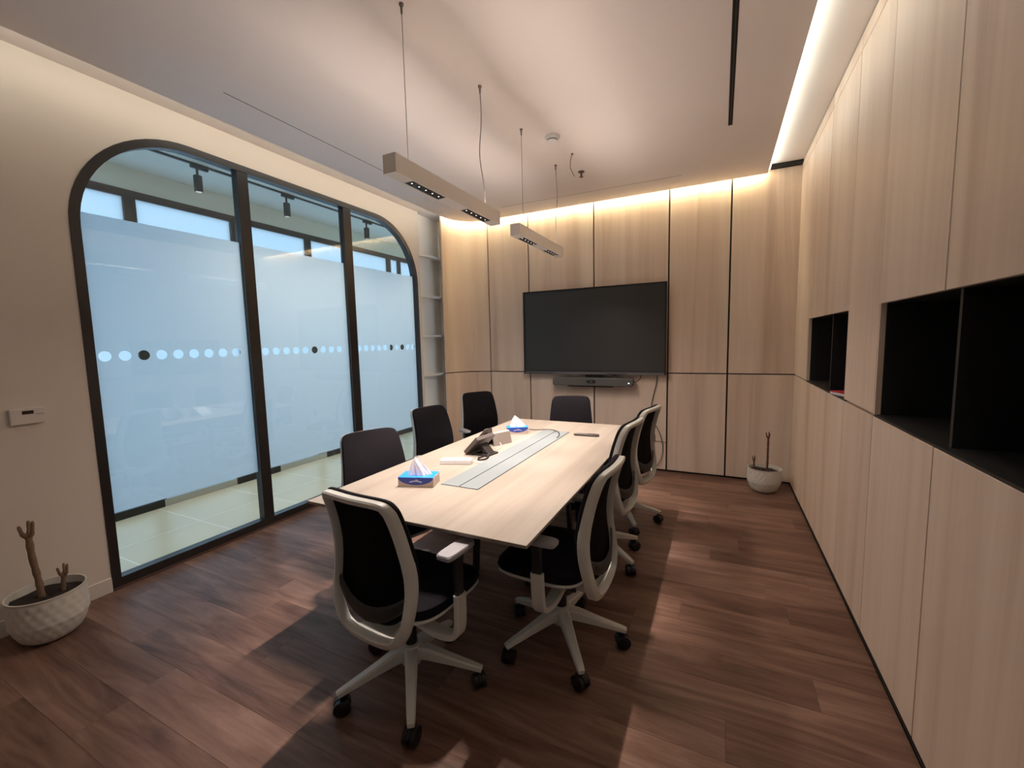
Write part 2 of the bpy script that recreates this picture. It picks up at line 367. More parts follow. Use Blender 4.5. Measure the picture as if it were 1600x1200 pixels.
for i in range(len(YS)-1):
    a, b = YS[i]+g, YS[i+1]-(g if i < len(YS)-2 else 0)
    rp('cupboard_door', a, b, 0.03, GZ-0.006)
    full = i in (6, 9)
    if full: rp('cupboard_door', a-(0.006 if i == 6 else 0), b, GZ+0.006, 3.030)
    else: rp('cupboard_door', a, b, NZ1, 3.030)
    rp('cornice_strip', a, b, 3.034, 3.118)
def wall_niche(label, y0, y1, divs):
    t = thing('wall_niche', label, 'niche', (XR+0.2, (y0+y1)/2, NZ0), group='black niches in the oak wall'); c = t.location
    D = XR+0.40
    obj('back', loc(MB().box(D, D+0.02, y0, y1, NZ0, NZ1), c), 'niche_black', t)
    obj('shelf_floor', loc(MB().box(XR+0.003, D, y0, y1, NZ0-0.014, NZ0), c), 'niche_edge', t)
    obj('top', loc(MB().box(X0, D, y0, y1, NZ1, NZ1+0.016), c), 'niche_black', t)
    for yy in (y0, y1):
        obj('side', loc(MB().box(XR+0.024, D, yy-0.009, yy+0.009, NZ0, NZ1), c), 'niche_edge', t)
        obj('oak_reveal', loc(MB().box(XR+0.002, XR+0.024, yy-0.009, yy+0.009, NZ0, NZ1), c), 'oak_panel', t)
    for d in divs: obj('divider', loc(MB().box(XR+0.03, D, d-0.009, d+0.009, NZ0, NZ1), c), 'niche_edge', t)
wall_niche('small black niche in oak wall holding a red booklet', 3.072, 4.318, [3.60])
wall_niche('long black empty niche in oak wall nearest the camera', -0.66, 2.540, [1.868, 1.22, 0.58])
bk = thing('booklet', 'red booklet lying on the floor of the small black niche', 'booklet', (XR+0.105, 3.255, NZ0), 0.30)
obj('pages', MB().box(-0.085, 0.085, -0.13, 0.13, 0, 0.016), 'paper_white', bk)
obj('cover', MB().box(-0.088, 0.088, -0.133, 0.133, 0.016, 0.020), 'red_paper', bk)

# wall behind the camera
struct('wall_front', MB().box(XL-0.1, XR+0.1, YF-0.06, YF, -0.02, ZR+0.1), 'paint_wall', 'beige painted wall behind the photographer', 'wall')

# ceiling: dropped slab inside a lit recess
struct('trim_1', MB().box(XL-0.22, XR+0.06, YF, YB+0.09, ZR, ZR+0.06), 'paint_ceiling', 'recess above the dropped ceiling edge', 'ceiling')
EX0, EX1, EY1, ER = -3.105, 0.375, YB-0.068, 0.36
cpoly = [(EX0, YF), (EX1, YF), (EX1, EY1)]+arc(EX0+ER, EY1-ER, ER, PI/2, PI, 14)
ceil = struct('ceiling', MB().prism(cpoly, ZC, ZC+0.055, 'xy'), 'paint_ceiling', 'plain pinkish white dropped ceiling with lit perimeter', 'ceiling')
obj('shadow_slit', MB().box(-2.752, -2.746, 1.725, 4.35, ZC-0.0008, ZC+0.002), 'seam_dark', ceil)
obj('shadow_slit', MB().box(-2.31, -0.366, 4.545, 4.550, ZC-0.0008, ZC+0.002), 'wire', ceil)
tr = struct('trim_2', MB().box(EX1+0.002, XR-0.002, EY1-0.012, YB-0.004, ZR-0.024, ZR-0.001), 'black_gap', 'black slot closing the lit recess', 'trim')
# strips of light in the recess
def strip(name, mb, m, label):
    o = obj(name, mb, m); tag(o, label, 'led strip', 'recessed perimeter lights'); return o
ap = arc(EX0+ER, EY1-ER, ER+0.012, PI/2, PI*0.97, 14); bp_ = arc(EX0+ER, EY1-ER, ER+0.036, PI/2, PI*0.97, 14)
sp = [(EX1-0.02, EY1+0.036), (EX1-0.02, EY1+0.012)]+ap+bp_[::-1]
strip('led_strip', MB().prism(sp, ZC+0.046, ZC+0.052, 'xy'), 'led_warm', 'warm light strip hidden above the back oak wall')
la_, lb_ = arc(EX0+ER, EY1-ER, ER+0.002, PI, PI*0.70, 8), arc(EX0+ER, EY1-ER, ER+0.011, PI*0.70, PI, 8)
strip('led_strip', MB().prism([(EX0-0.011, YF+0.1), (EX0-0.002, YF+0.1)]+la_+lb_, ZC+0.010, ZC+0.042, 'xy'), 'led_soft', 'light strip hidden above the arched partition')
strip('led_strip', MB().box(EX1+0.002, EX1+0.012, YF+0.1, EY1-0.05, ZC+0.012, ZC+0.045), 'led_white', 'light strip hidden above the cupboard wall')

# ------------------------------------------------------------------ corridor behind the glass
CXO = -4.768
cf = struct('floor_corridor', MB().box(CXO-0.15, XL-0.06, -2.0, 8.0, -0.05, -0.0004), 'grout', 'beige tiled corridor floor beyond the glass', 'floor')
tl = MB().cbox(0.003, 0.672, 0.003, 0.622, -0.012, 0, 0.001).mesh('tile', 'tile')
for i in range(2):
    for k in range(16):
        o = link('tile', tl, cf); o.location = (CXO+0.012+i*0.675, 1.413-0.625*5+k*0.625, 0)
struct('ceiling_corridor', MB().box(CXO-0.15, XL-0.10, -2.0, 8.0, 3.115, 3.16), 'corridor_ceiling_paint', 'grey corridor ceiling beyond the glass', 'ceiling')
struct('wall_corridor', MB().box(CXO-0.06, CXO, -2.0, 8.0, 2.925, 3.115), 'corridor_paint', 'pale band above the far glass partition', 'wall')
for yy in (-2.0, 7.95): struct('wall_corridor_end', MB().box(CXO-0.15, XL-0.10, yy, yy+0.05, -0.02, 3.15), 'corridor_paint', 'pale end wall of the corridor', 'wall')
struct('wall_corridor_side', MB().box(XL-0.13, XL-0.105, 4.9, 8.0, -0.02, 3.15), 'corridor_paint', 'corridor side wall past the partition', 'wall')
fw = struct('window_2', MB(), 'frame_grey', 'far glass partition with dark posts across the corridor', 'window')
obj('top_beam', MB().box(CXO-0.05, CXO+0.004, -1.9, 7.9, 2.860, 2.925), 'frame_grey', fw)
POSTS = [(0.55, 0.62), (2.022, 2.112), (2.945, 2.995), (3.865, 3.950), (5.350, 5.435), (5.60, 5.67), (6.6, 6.68)]
for a, b in POSTS: obj('post', MB().box(CXO-0.05, CXO+0.006, a, b, 0, 2.86), 'frame_grey', fw)
for a, b, m in ((-1.9, 2.095, 'frame_dark'), (2.095, 2.78, 'steel'), (2.78, 3.30, 'frame_dark'), (3.30, 3.98, 'steel'), (3.98, 4.4, 'frame_dark'), (4.4, 5.4, 'steel'), (5.4, 7.9, 'frame_dark')):
    obj('bottom_rail', MB().box(CXO-0.03, CXO+0.008, a, b, 0.0, 0.072), m, fw)
edges = [-1.9]+[p for ab in POSTS for p in ab]+[7.9]
for i in range(0, len(edges), 2):
    obj('pane', MB().box(CXO-0.026, CXO-0.020, edges[i], edges[i+1], 0.07, 2.862), 'far_film', fw)
tk = thing('light_track', 'thin dark ceiling track carrying corridor spotlights', 'track', (-4.16, 3.2, 3.115))
obj('rail', MB().box(-0.012, 0.012, -4.8, 2.1, -0.014, 0), 'track_grey', tk)
def track_spot(y, label):
    t = thing('track_spotlight', label, 'spotlight', (-4.16, y, 3.101), group='spotlights on the corridor track')
    obj('adapter', MB().box(-0.016, 0.016, -0.09, 0.05, -0.028, 0), 'track_grey', t, bevel=0.004)
    obj('stem', MB().tube([(0, -0.04, -0.025), (0, -0.04, -0.085)], 0.010, 10), 'track_grey', t)
    h = obj('lamp_head', MB().lathe([(0.030, -0.085), (0.033, -0.09), (0.033, -0.225), (0.027, -0.225), (0.026, -0.205)], 24, (0, -0.04, 0)), 'track_grey', t, smooth=True)
    obj('lamp_face', MB().lathe([(0.026, -0.2085), (0.026, -0.2065)], 24, (0, -0.04, 0)), 'spot_face', h)
    ld = bpy.data.lights.new('track_beam', 'SPOT'); ld.energy = TRACK_W; ld.color = (1.0, 0.88, 0.68); ld.spot_size = math.radians(140); ld.spot_blend = 1.0; ld.shadow_soft_size = 0.025
    lo = link('track_beam', ld, h); lo.location = (0, -0.04, -0.232)
for yy, lb in ((2.36, 'grey corridor track spotlight seen through the left glass pane'), (3.22, 'grey corridor track spotlight seen through the middle glass pane'), (4.36, 'grey corridor track spotlight seen through the right glass pane')): track_spot(yy, lb)

# ------------------------------------------------------------------ pendants
def pendant(y0, y1, wires, label):
    xc = -1.345; ym = (y0+y1)/2
    t = thing('pendant_light', label, 'pendant light', (xc, ym, 2.265), group='linear pendants over the table')
    Ln = (y1-y0)/2; W = 0.036; H = 0.082
    b = MB().box(-W, W, -Ln, Ln, 0.004, 0.045).box(-W, -W+0.003, -Ln, Ln, 0.045, H).box(W-0.003, W, -Ln, Ln, 0.045, H).box(-W+0.003, W-0.003, -Ln, -Ln+0.003, 0.045, H).box(-W+0.003, W-0.003, Ln-0.003, Ln, 0.045, H)
    wins = [(-0.375, -0.105), (0.115, 0.39)]
    e = [-Ln, wins[0][0], wins[0][1], wins[1][0], wins[1][1], Ln]
    for i in (0, 2, 4): b.box(-W, W, e[i], e[i+1], 0, 0.004)
    for a, c in wins: b.box(-W, -W+0.009, a, c, 0, 0.004).box(W-0.009, W, a, c, 0, 0.004)
    obj('housing', b, 'pendant_white', t)
    obj('end_cap', MB().box(-W-0.0005, W+0.0005, -Ln-0.003, -Ln, -0.0005, H+0.0005), 'pendant_white', t)
    for a, c in wins:
        md = obj('louvre', MB().box(-W+0.009, W-0.009, a, c, 0.0028, 0.0039), 'lens_black', t)
        la = bpy.data.lights.new('fill_down_light', 'AREA'); la.shape = 'RECTANGLE'; la.size = 0.05; la.size_y = c-a; la.energy = FILL_DOWN_W; la.color = SPOT_COL; la.spread = math.radians(150)  # added fill light; the black louvre itself does not glow
        lo = link('fill_down_light', la, md); lo.location = (0, (a+c)/2, -0.006)
        for k in range(5):
            yy = a+(c-a)*(k+0.5)/5
            obj('reflector', MB().lathe([(0.016, 0.0026), (0.011, 0.0012)], 16, (0, yy, 0), False, False), 'lens_black', md)
            obj('led', MB().lathe([(0.0036, 0.0024), (0.0036, 0.0018)], 12, (0, yy, 0)), 'led_dot', md, smooth=True)
            ld = bpy.data.lights.new('led_beam', 'SPOT'); ld.energy = SPOT_W; ld.color = SPOT_COL; ld.spot_size = math.radians(SPOT_ANGLE); ld.spot_blend = SPOT_BLEND; ld.shadow_soft_size = 0.008
            lo = link('led_beam', ld, md); lo.location = (0, yy, -0.004)
    obj('fill_up_blocker', MB().box(-0.016, 0.016, -Ln+0.02, Ln-0.02, H+0.006, H+0.008), 'pendant_white', t)  # added plate, keeps the upward fill off the ceiling straight above
    up = obj('fill_up_rib', MB().box(-0.003, 0.003, -Ln+0.03, Ln-0.03, 0.045, H+0.006), 'pendant_white', t)  # added unlit rib between the two upward fill lights
    for s in (-1, 1):
        la = bpy.data.lights.new('fill_up_light', 'AREA'); la.shape = 'RECTANGLE'; la.size = 0.026; la.size_y = 2*Ln-0.06; la.energy = FILL_UP_W; la.color = FILL_UP_COL  # added fill light hidden in the housing channel to brighten the ceiling
        lo = link('fill_up_light', la, up); lo.location = (s*0.0075, 0, 0.068); lo.rotation_euler = (0, PI+s*math.radians(FILL_UP_TILT), 0)
    zt = ZC-2.265
    for k, wy in enumerate(wires):
        yl = wy-ym
        obj('ceiling_cap', MB().lathe([(0.011, zt), (0.011, zt-0.008), (0.006, zt-0.012), (0.005, zt-0.04), (0.003, zt-0.046)], 14, (0, yl, 0)), 'wire', t, smooth=True)
        if k == 0: pts = [(0, yl, zt-0.04), (0, yl, 0.045)]; rr = 0.0016
        else:
            pts = [(0.012*math.sin(5.5*s+2*y0)*math.sin(PI*s), yl+0.03*math.sin(7*s+0.5)*math.sin(PI*s)+0.02*s*s, zt-0.04-(zt-0.04-0.045)*s) for s in [i/16 for i in range(17)]]; rr = 0.0028
        obj('wire', MB().tube(pts, rr, 6), 'wire', t, smooth=True)
    if y0 < 2: obj('cable_gland', MB().tube([(0.0, Ln-0.11, H), (0.0, Ln-0.07, H+0.006), (0.0, Ln-0.03, H-0.001)], 0.004, 8), 'wire', t, smooth=True)
pendant(1.56, 2.56, (1.691, 2.403), 'near white linear pendant light with two black louvred lamps')
pendant(2.86, 3.81, (3.004, 3.732), 'far white linear pendant light closer to the screen')

# ceiling bits
sd = thing('smoke_detector', 'round white smoke detector on the ceiling', 'smoke detector', (-1.184, 3.22, ZC))
obj('base', MB().lathe([(0.056, 0), (0.056, -0.012), (0.050, -0.022)], 32), 'plastic_white', sd, smooth=True)
obj('chamber', MB().lathe([(0.0412, -0.0275), (0.0412, -0.0325)], 28, (0, 0, 0)), 'black_plastic', sd, smooth=True)
obj('cover', MB().lathe([(0.044, -0.022), (0.040, -0.027), (0.0405, -0.034), (0.030, -0.042), (0.01, -0.046)], 28), 'plastic_white', sd, smooth=True)
sk = thing('sprinkler', 'small dark sprinkler head under the ceiling', 'sprinkler', (-1.188, 3.99, ZC))
obj('escutcheon', MB().lathe([(0.030, 0), (0.028, -0.006), (0.010, -0.010)], 24), 'copper_dark', sk, smooth=True)
obj('stem', MB().lathe([(0.008, -0.008), (0.008, -0.035), (0.004, -0.045)], 14), 'copper_dark', sk, smooth=True)
obj('deflector', MB().lathe([(0.018, -0.046), (0.018, -0.049)], 16), 'copper_dark', sk)
hk = thing('hanging_cable', 'short loose dark cable hanging from the ceiling', 'cable', (-1.143, 3.582, ZC))
obj('clip', MB().lathe([(0.010, 0), (0.010, -0.006), (0.004, -0.012)], 12), 'wire', hk, smooth=True)
obj('cord', MB().tube(catmull([(0, 0, -0.008), (-0.02, 0.02, -0.04), (-0.03, 0.04, -0.09), (-0.015, 0.05, -0.13), (0.0, 0.06, -0.165)], 4), 0.0035, 6), 'wire', hk, smooth=True)
ad = thing('air_diffuser', 'long narrow black slot air diffuser in the ceiling', 'air vent', (0.033, 2.0, ZC))
obj('slot', MB().box(-0.013, 0.013, -2.2, 1.69, -0.0012, 0.002), 'black_gap', ad)
obj('edge', MB().box(-0.016, -0.013, -2.2, 1.69, -0.003, 0.002), 'frame_dark', ad)
obj('blade', MB().box(-0.002, 0.002, -2.2, 1.69, -0.0022, 0.0), 'frame_dark', ad)

# ------------------------------------------------------------------ screen and video bar
tv = thing('wall_screen', 'large switched off flat screen on the oak wall', 'screen', (-1.368, YB-0.05, 1.10))
hw = 0.845
def tvb(x0, x1, y0, y1, z0, z1): return MB().box(x0, x1, y0, y1, z0, z1)
obj('casing', tvb(-hw+0.02, hw-0.02, -0.02, 0.048, 0.03, 0.99), 'tv_bezel', tv)
obj('bezel', MB().box(-hw, -hw+0.018, -0.045, -0.015, 0.0, 1.008).box(hw-0.018, hw, -0.045, -0.015, 0.0, 1.008).box(-hw+0.018, hw-0.018, -0.045, -0.015, 0.988, 1.008).box(-hw+0.018, hw-0.018, -0.045, -0.015, 0.030, 0.042), 'tv_bezel', tv)
obj('chin', MB().box(-hw+0.018, hw-0.018, -0.044, -0.012, 0.0, 0.030), 'tv_chin', tv)
obj('display', MB().box(-hw+0.018, hw-0.018, -0.036, -0.02, 0.042, 0.988), 'tv_screen', tv)
obj('speaker_slot', MB().box(-0.80, -0.45, -0.0452, -0.04, 0.006, 0.013), 'black_gap', tv)
obj('speaker_slot', MB().box(0.20, 0.42, -0.0452, -0.04, 0.006, 0.013), 'black_gap', tv)
vb = thing('video_bar', 'grey video conference bar mounted below the screen', 'video bar', (-1.340, YB-0.10, 0.968))
bp2 = arc(-0.455, 0.073, 0.022, PI/2, PI, 5)+arc(-0.455, 0.023, 0.022, PI, 1.5*PI, 5)+arc(0.455, 0.023, 0.022, -PI/2, 0, 5)+arc(0.455, 0.073, 0.022, 0, PI/2, 5)
obj('body', MB().prism([(x*1.0, z) for x, z in bp2], -0.045, 0.045, 'xz'), 'bar_grey', vb, bevel=0.008)
lensp = arc(-0.035, 0.052, 0.019, PI/2, 3*PI/2, 8)+arc(0.035, 0.052, 0.019, -PI/2, PI/2, 8)
ln = obj('lens_window', MB().prism(lensp, -0.049, -0.044, 'xz'), 'black_plastic', vb)
obj('camera_lens', MB().prism(arc(0, 0.052, 0.011, 0, 2*PI*15/16, 15), -0.0505, -0.048, 'xz'), 'tv_chin', ln)
obj('bracket', MB().box(-0.30, 0.24, -0.01, 0.098, -0.014, -0.003).box(-0.10, 0.10, 0.05, 0.099, -0.01, 0.13), 'black_plastic', vb)
obj('bracket_knob', MB().lathe([(0.020, -0.026), (0.020, -0.012)], 16, (-0.27, 0.02, 0)), 'steel', vb, smooth=True)
obj('status_light', MB().prism(arc(0.43, 0.040, 0.007, 0, 2*PI*11/12, 11), -0.0475, -0.044, 'xz'), 'status_dot', vb)
obj('mark', MB().prism(arc(-0.44, 0.055, 0.008, 0, 2*PI*11/12, 11), -0.0465, -0.044, 'xz'), 'tv_chin', vb)
obj('cable', MB().tube(catmull([(0.47, 0.0, 0.055), (0.50, 0.02, 0.055), (0.54, 0.05, 0.09), (0.55, 0.06, 0.15)], 5), 0.004, 6), 'black_plastic', vb, smooth=True)
obj('cable_bundle', MB().tube(catmull([(0.05, 0.03, 0.105), (0.12, 0.03, 0.118), (0.2, 0.03, 0.108), (0.26, 0.03, 0.118), (0.32, 0.02, 0.10)], 5), 0.007, 6), 'black_plastic', vb, smooth=True)
so = thing('wall_socket', 'black double socket low on the oak wall', 'socket', (-0.685, YB-0.008, 0.38))
obj('plate', MB().box(-0.045, 0.045, -0.006, 0.008, -0.043, 0.043), 'black_plastic', so, bevel=0.003)
obj('plug', MB().box(-0.035, 0.0, -0.03, -0.006, -0.02, 0.02), 'phone_dark', so, bevel=0.004)
obj('switch', MB().box(-0.008, 0.008, -0.010, -0.006, 0.004, 0.022), 'plastic_white', so)
pc = obj('power_cable', MB().tube(catmull([(-0.62, YB-0.02, 1.10), (-0.635, YB-0.015, 0.98), (-0.675, YB-0.012, 0.80), (-0.68, YB-0.012, 0.62), (-0.60, YB-0.015, 0.46), (-0.555, YB-0.02, 0.30), (-0.575, YB-0.02, 0.14), (-0.65, YB-0.03, 0.02), (-0.70, YB-0.05, 0.008)], 6), 0.0042, 6), 'black_plastic', smooth=True)
tag(pc, 'thin black cable hanging from the screen down to the floor', 'cable')
pc2 = obj('socket_lead', MB().tube(catmull([(-0.645, YB-0.01, 0.345), (-0.59, YB-0.008, 0.345), (-0.52, YB-0.006, 0.33)], 5), 0.003, 6), 'wire', smooth=True)
tag(pc2, 'thin lead running sideways from the black socket', 'cable')
th = thing('thermostat', 'small cream thermostat with dark display on the beige wall', 'thermostat', (XL, 0.905, 1.115))
obj('body', MB().box(0, 0.024, -0.066, 0.066, 0, 0.088), 'plastic_cream', th, bevel=0.005)
obj('display', MB().box(0.0238, 0.0252, -0.020, 0.024, 0.055, 0.074), 'display_dark', th)
obj('flap_line', MB().box(0.0238, 0.0248, 0.03, 0.064, 0.050, 0.0525), 'tv_chin', th)

# ------------------------------------------------------------------ table
TX0, TX1, TY0, TY1, TZ = -1.826, -0.634, 1.390, 3.790, 0.740
tcx, tcy = (TX0+TX1)/2, (TY0+TY1)/2
tb = thing('conference_table', 'long pale oak conference table with grey cable lids', 'table', (tcx, tcy, 0))
def tbox(x0, x1, y0, y1, z0, z1): return MB().box(x0-tcx, x1-tcx, y0-tcy, y1-tcy, z0, z1)
a = 0.016
tm = MB(); P = lambda d, z: [(TX0+d-tcx, TY0+d-tcy, z), (TX1-d-tcx, TY0+d-tcy, z), (TX1-d-tcx, TY1-d-tcy, z), (TX0+d-tcx, TY1-d-tcy, z)]
tm.rings([P(0.022, TZ-0.026), P(0.0, TZ-0.013), P(0.0, TZ-0.0015), P(0.0015, TZ)])
obj('table_top', tm, 'table_oak', tb)
obj('lid_frame', tbox(-1.350, -1.112, 1.846, 3.352, TZ-0.001, TZ+0.0006), 'seam_dark', tb)
for x0, x1 in ((-1.345, -1.2345), (-1.2275, -1.117)): obj('cable_lid', tbox(x0, x1, 1.850, 3.348, TZ, TZ+0.003), 'lid_grey', tb)
for yy in (2.30, 3.12):
    for xx in (-1.42, -1.04): obj('leg', MB().bar([(xx-tcx, yy-tcy, 0.0), (xx-tcx+(0.04 if xx < tcx else -0.04), yy-tcy, TZ-0.06)], 0.05, 0.03, (0, 1, 0)), 'chair_black', tb)
    obj('cross_rail', tbox(-1.42, -1.04, yy-0.025, yy+0.025, TZ-0.066, TZ-0.026), 'chair_black', tb)
obj('cable_tray', tbox(-1.34, -1.12, 1.86, 3.34, TZ-0.14, TZ-0.026), 'chair_black', tb)
for xx in (-1.42, -1.04): obj('side_rail', tbox(xx-0.02, xx+0.02, 1.70, 3.50, TZ-0.062, TZ-0.026), 'chair_black', tb)

# ------------------------------------------------------------------ chairs
def prof(z):
    K = [(0.34, -0.202), (0.40, -0.212), (0.46, -0.212), (0.52, -0.203), (0.58, -0.193), (0.64, -0.189), (0.70, -0.192), (0.76, -0.201), (0.82, -0.214), (0.88, -0.232), (0.92, -0.247), (0.96, -0.266)]
    if z <= K[0][0]: return K[0][1]
    for (a, b), (c, d) in zip(K, K[1:]):
        if z <= c: t = (z-a)/(c-a); t = t; return b+(d-b)*t
    return K[-1][1]
def bow(x): return 0.55*x*x
half = [(0.0, 0.343), (0.100, 0.346), (0.158, 0.368), (0.198, 0.430), (0.217, 0.52), (0.218, 0.62), (0.203, 0.74), (0.190, 0.87), (0.180, 0.916), (0.144, 0.944), (0.0, 0.948)]
phalf = [(0.0, 0.422), (0.085, 0.427), (0.138, 0.450), (0.178, 0.492), (0.208, 0.55), (0.213, 0.63), (0.205, 0.74), (0.192, 0.87), (0.182, 0.920), (0.146, 0.949), (0.0, 0.953)]
ctl = half+[(-x, z) for x, z in half[-2:0:-1]]
OUT = [(p[0], p[1]) for p in catmull([(x, z, 0) for x, z in ctl], 4, True)]
PAD = [(p[0], p[1]) for p in catmull([(x, z, 0) for x, z in phalf+[(-x, z) for x, z in phalf[-2:0:-1]]], 4, True)]
def offset(loop, d):
    n = len(loop); R = []
    for i in range(n):
        a = Vector(loop[i-1]); b = Vector(loop[(i+1) % n]); t = (b-a).normalized(); nrm = Vector((-t.y, t.x)); R.append((loop[i][0]+nrm.x*d, loop[i][1]+nrm.y*d))
    return R
def build_chair_meshes():
    M = {}
    # back frame ring: outer lip forward, inner edge set back so the band turns outwards
    n = len(OUT); inner = []
    for i, p in enumerate(OUT):
        wd = 0.027 if p[1] > 0.45 else 0.034
        q = offset(OUT, wd)[i]; inner.append(q)
    def ring(loop, dy): return [(x, prof(z)+bow(x)+dy, z) for x, z in loop]
    mb = MB(); R = [ring(OUT, 0.004), ring(OUT, -0.028), ring(offset(OUT, 0.006), -0.036), ring(offset(inner, -0.004), -0.040), ring(inner, -0.034), ring(inner, 0.004)]
    V = [p for r in R for p in r]; F = []
    for k in range(len(R)):
        k2 = (k+1) % len(R)
        for i in range(n): j = (i+1) % n; F.append((k*n+i, k*n+j, k2*n+j, k2*n+i))
    mb.add(V, F); M['back_frame'] = mb.mesh('back_frame', 'chair_white', True)
    # upholstered pad
    lp = PAD; cz = 0.69
    def scal(s, th, f): return [(x*s, prof(cz+(z-cz)*s)+bow(x*s)+th, cz+(z-cz)*s) for x, z in lp]
    S = [scal(0.05, -0.003, 0), scal(0.5, -0.003, 0), scal(0.97, -0.003, 0), scal(1.0, 0.002, 0), scal(1.0, 0.013, 0), scal(0.985, 0.020, 0), scal(0.94, 0.024, 0), scal(0.6, 0.028, 0), scal(0.05, 0.030, 0)]
    M['back_pad'] = MB().rings(S).mesh('back_pad', 'chair_fabric', True)
    # mesh insert seen from behind
    li = offset(PAD, 0.012)
    def sc2(s, th): return [(x*s, prof(cz+(z-cz)*s)+bow(x*s)+th, cz+(z-cz)*s) for x, z in li]
    M['mesh_back'] = MB().rings([sc2(1.0, -0.004), sc2(0.6, -0.008), sc2(0.05, -0.009)], False, True).mesh('mesh_back', 'chair_mesh', True)
    # lumbar bow
    R = []
    for k in range(21):
        u = -1+2*k/20; x = 0.182*u; z = 0.462+0.075*u*u
        hgt = 0.026+0.008*(1-u*u); y = prof(z)+bow(x)
        R.append([(x, y-0.014, z-hgt), (x, y-0.024, z-hgt*0.6), (x, y-0.024, z+hgt*0.6), (x, y-0.014, z+hgt)])
    M['lumbar'] = MB().rings(R).mesh('lumbar', 'chair_grey', True)
    # seat
    def se(a, b, e=4.0, n=40, dy=0.0): return [(a*math.copysign(abs(math.cos(t))**(2/e), math.cos(t)), dy+b*math.copysign(abs(math.sin(t))**(2/e), math.sin(t))) for t in [2*PI*k/n for k in range(n)]]
    def sl(a, b, z, dish=0.0): return [(x, y+0.052, z-(0.022*max(0, (y-0.12)/0.12)**2 if y > 0.12 else 0)+0.012*(x/0.24)**2) for x, y in se(a, b)]
    M['seat'] = MB().rings([sl(0.205, 0.19, 0.415), sl(0.236, 0.215, 0.430), sl(0.244, 0.223, 0.450), sl(0.238, 0.217, 0.470), sl(0.213, 0.195, 0.480), sl(0.12, 0.12, 0.476), sl(0.02, 0.02, 0.474)]).mesh('seat', 'chair_fabric', True)
    M['seat_pan'] = MB().rings([sl(0.15, 0.15, 0.385), sl(0.223, 0.205, 0.405), sl(0.240, 0.219, 0.420), sl(0.236, 0.215, 0.428)]).mesh('seat_pan', 'chair_white', True)
    mb = MB().box(-0.075, 0.075, -0.10, 0.10, 0.325, 0.392); M['mechanism'] = mb.mesh('mechanism', 'chair_grey')
    M['back_bracket'] = MB().bar([(0, 0.02, 0.352), (0, -0.08, 0.350), (0, -0.155, 0.348), (0, -0.205, 0.362)], [0.13, 0.13, 0.15, 0.20], [0.036, 0.034, 0.030, 0.028], (1, 0, 0)).mesh('back_bracket', 'chair_white', True)
    M['tilt_lever'] = MB().tube([(-0.05, 0.03, 0.365), (-0.22, 0.03, 0.368), (-0.262, 0.03, 0.366)], [0.006, 0.006, 0.012], 8).mesh('tilt_lever', 'chair_black', True)
    for s, nm in ((1, 'R'), (-1, 'L')):
        pts = catmull([(s*0.06, -0.03, 0.352), (s*0.17, -0.025, 0.326), (s*0.245, -0.015, 0.325), (s*0.281, -0.010, 0.352), (s*0.286, -0.006, 0.42), (s*0.283, -0.002, 0.505)], 4)
        M['arm_bracket'+nm] = MB().bar(pts, 0.058, 0.026, (0, 1, 0)).mesh('arm_bracket', 'chair_white', True)
        M['arm_post'+nm] = MB().bar([(s*0.282, -0.002, 0.45), (s*0.279, 0.0, 0.580), (s*0.277, 0.002, 0.645)], [0.042, 0.044, 0.05], [0.018, 0.022, 0.04], (0, 1, 0)).mesh('arm_post', 'chair_black', True)
        def ap(a, b, z): return [(s*0.276+x, y-0.005, z) for x, y in se(a, b, 5.0, 32)]
        M['arm_pad'+nm] = MB().rings([ap(0.032, 0.080, 0.638), ap(0.038, 0.088, 0.644), ap(0.038, 0.088, 0.656), ap(0.033, 0.083, 0.662)]).mesh('arm_pad', 'arm_pad', True)
    M['gas_lift'] = MB().lathe([(0.026, 0.18), (0.026, 0.26), (0.016, 0.265), (0.016, 0.33)], 18).mesh('gas_lift', 'chair_black', True)
    M['base_hub'] = MB().lathe([(0.030, 0.105), (0.044, 0.110), (0.048, 0.16), (0.040, 0.194), (0.030, 0.198)], 24).mesh('base_hub', 'chair_white', True)
    pts = [(0.022, 0, 0.160), (0.08, 0, 0.152), (0.18, 0, 0.124), (0.285, 0, 0.095), (0.312, 0, 0.086)]
    M['base_leg'] = MB().bar(pts, [0.060, 0.052, 0.042, 0.033, 0.028], [0.060, 0.056, 0.038, 0.026, 0.024], (0, 1, 0)).mesh('base_leg', 'chair_white', True)
    cs = MB(); RW = 0.034
    def wheel(y0, y1):
        d = 0.003*(1 if y1 > y0 else -1)
        pr = [(y0, 0.022), (y0, 0.030), (y0+d, RW), (y1-d, RW), (y1, 0.028), (y1, 0.006)]
        cs.rings([[(0.296+r*math.cos(2*PI*k/20), yy, RW+r*math.sin(2*PI*k/20)) for k in range(20)] for yy, r in pr])
    wheel(0.005, 0.029); wheel(-0.005, -0.029)
    hood = arc(0.296, RW, 0.036, 0.35, PI-0.2, 10)+arc(0.296, RW, 0.012, PI-0.2, 0.35, 6)
    cs.prism(hood, -0.0045, 0.0045, 'xz'); cs.lathe([(0.009, 0.062), (0.009, 0.086)], 12, (0.296, 0, 0))
    M['caster'] = cs.mesh('caster', 'caster_black', True)
    return M
CM = build_chair_meshes()
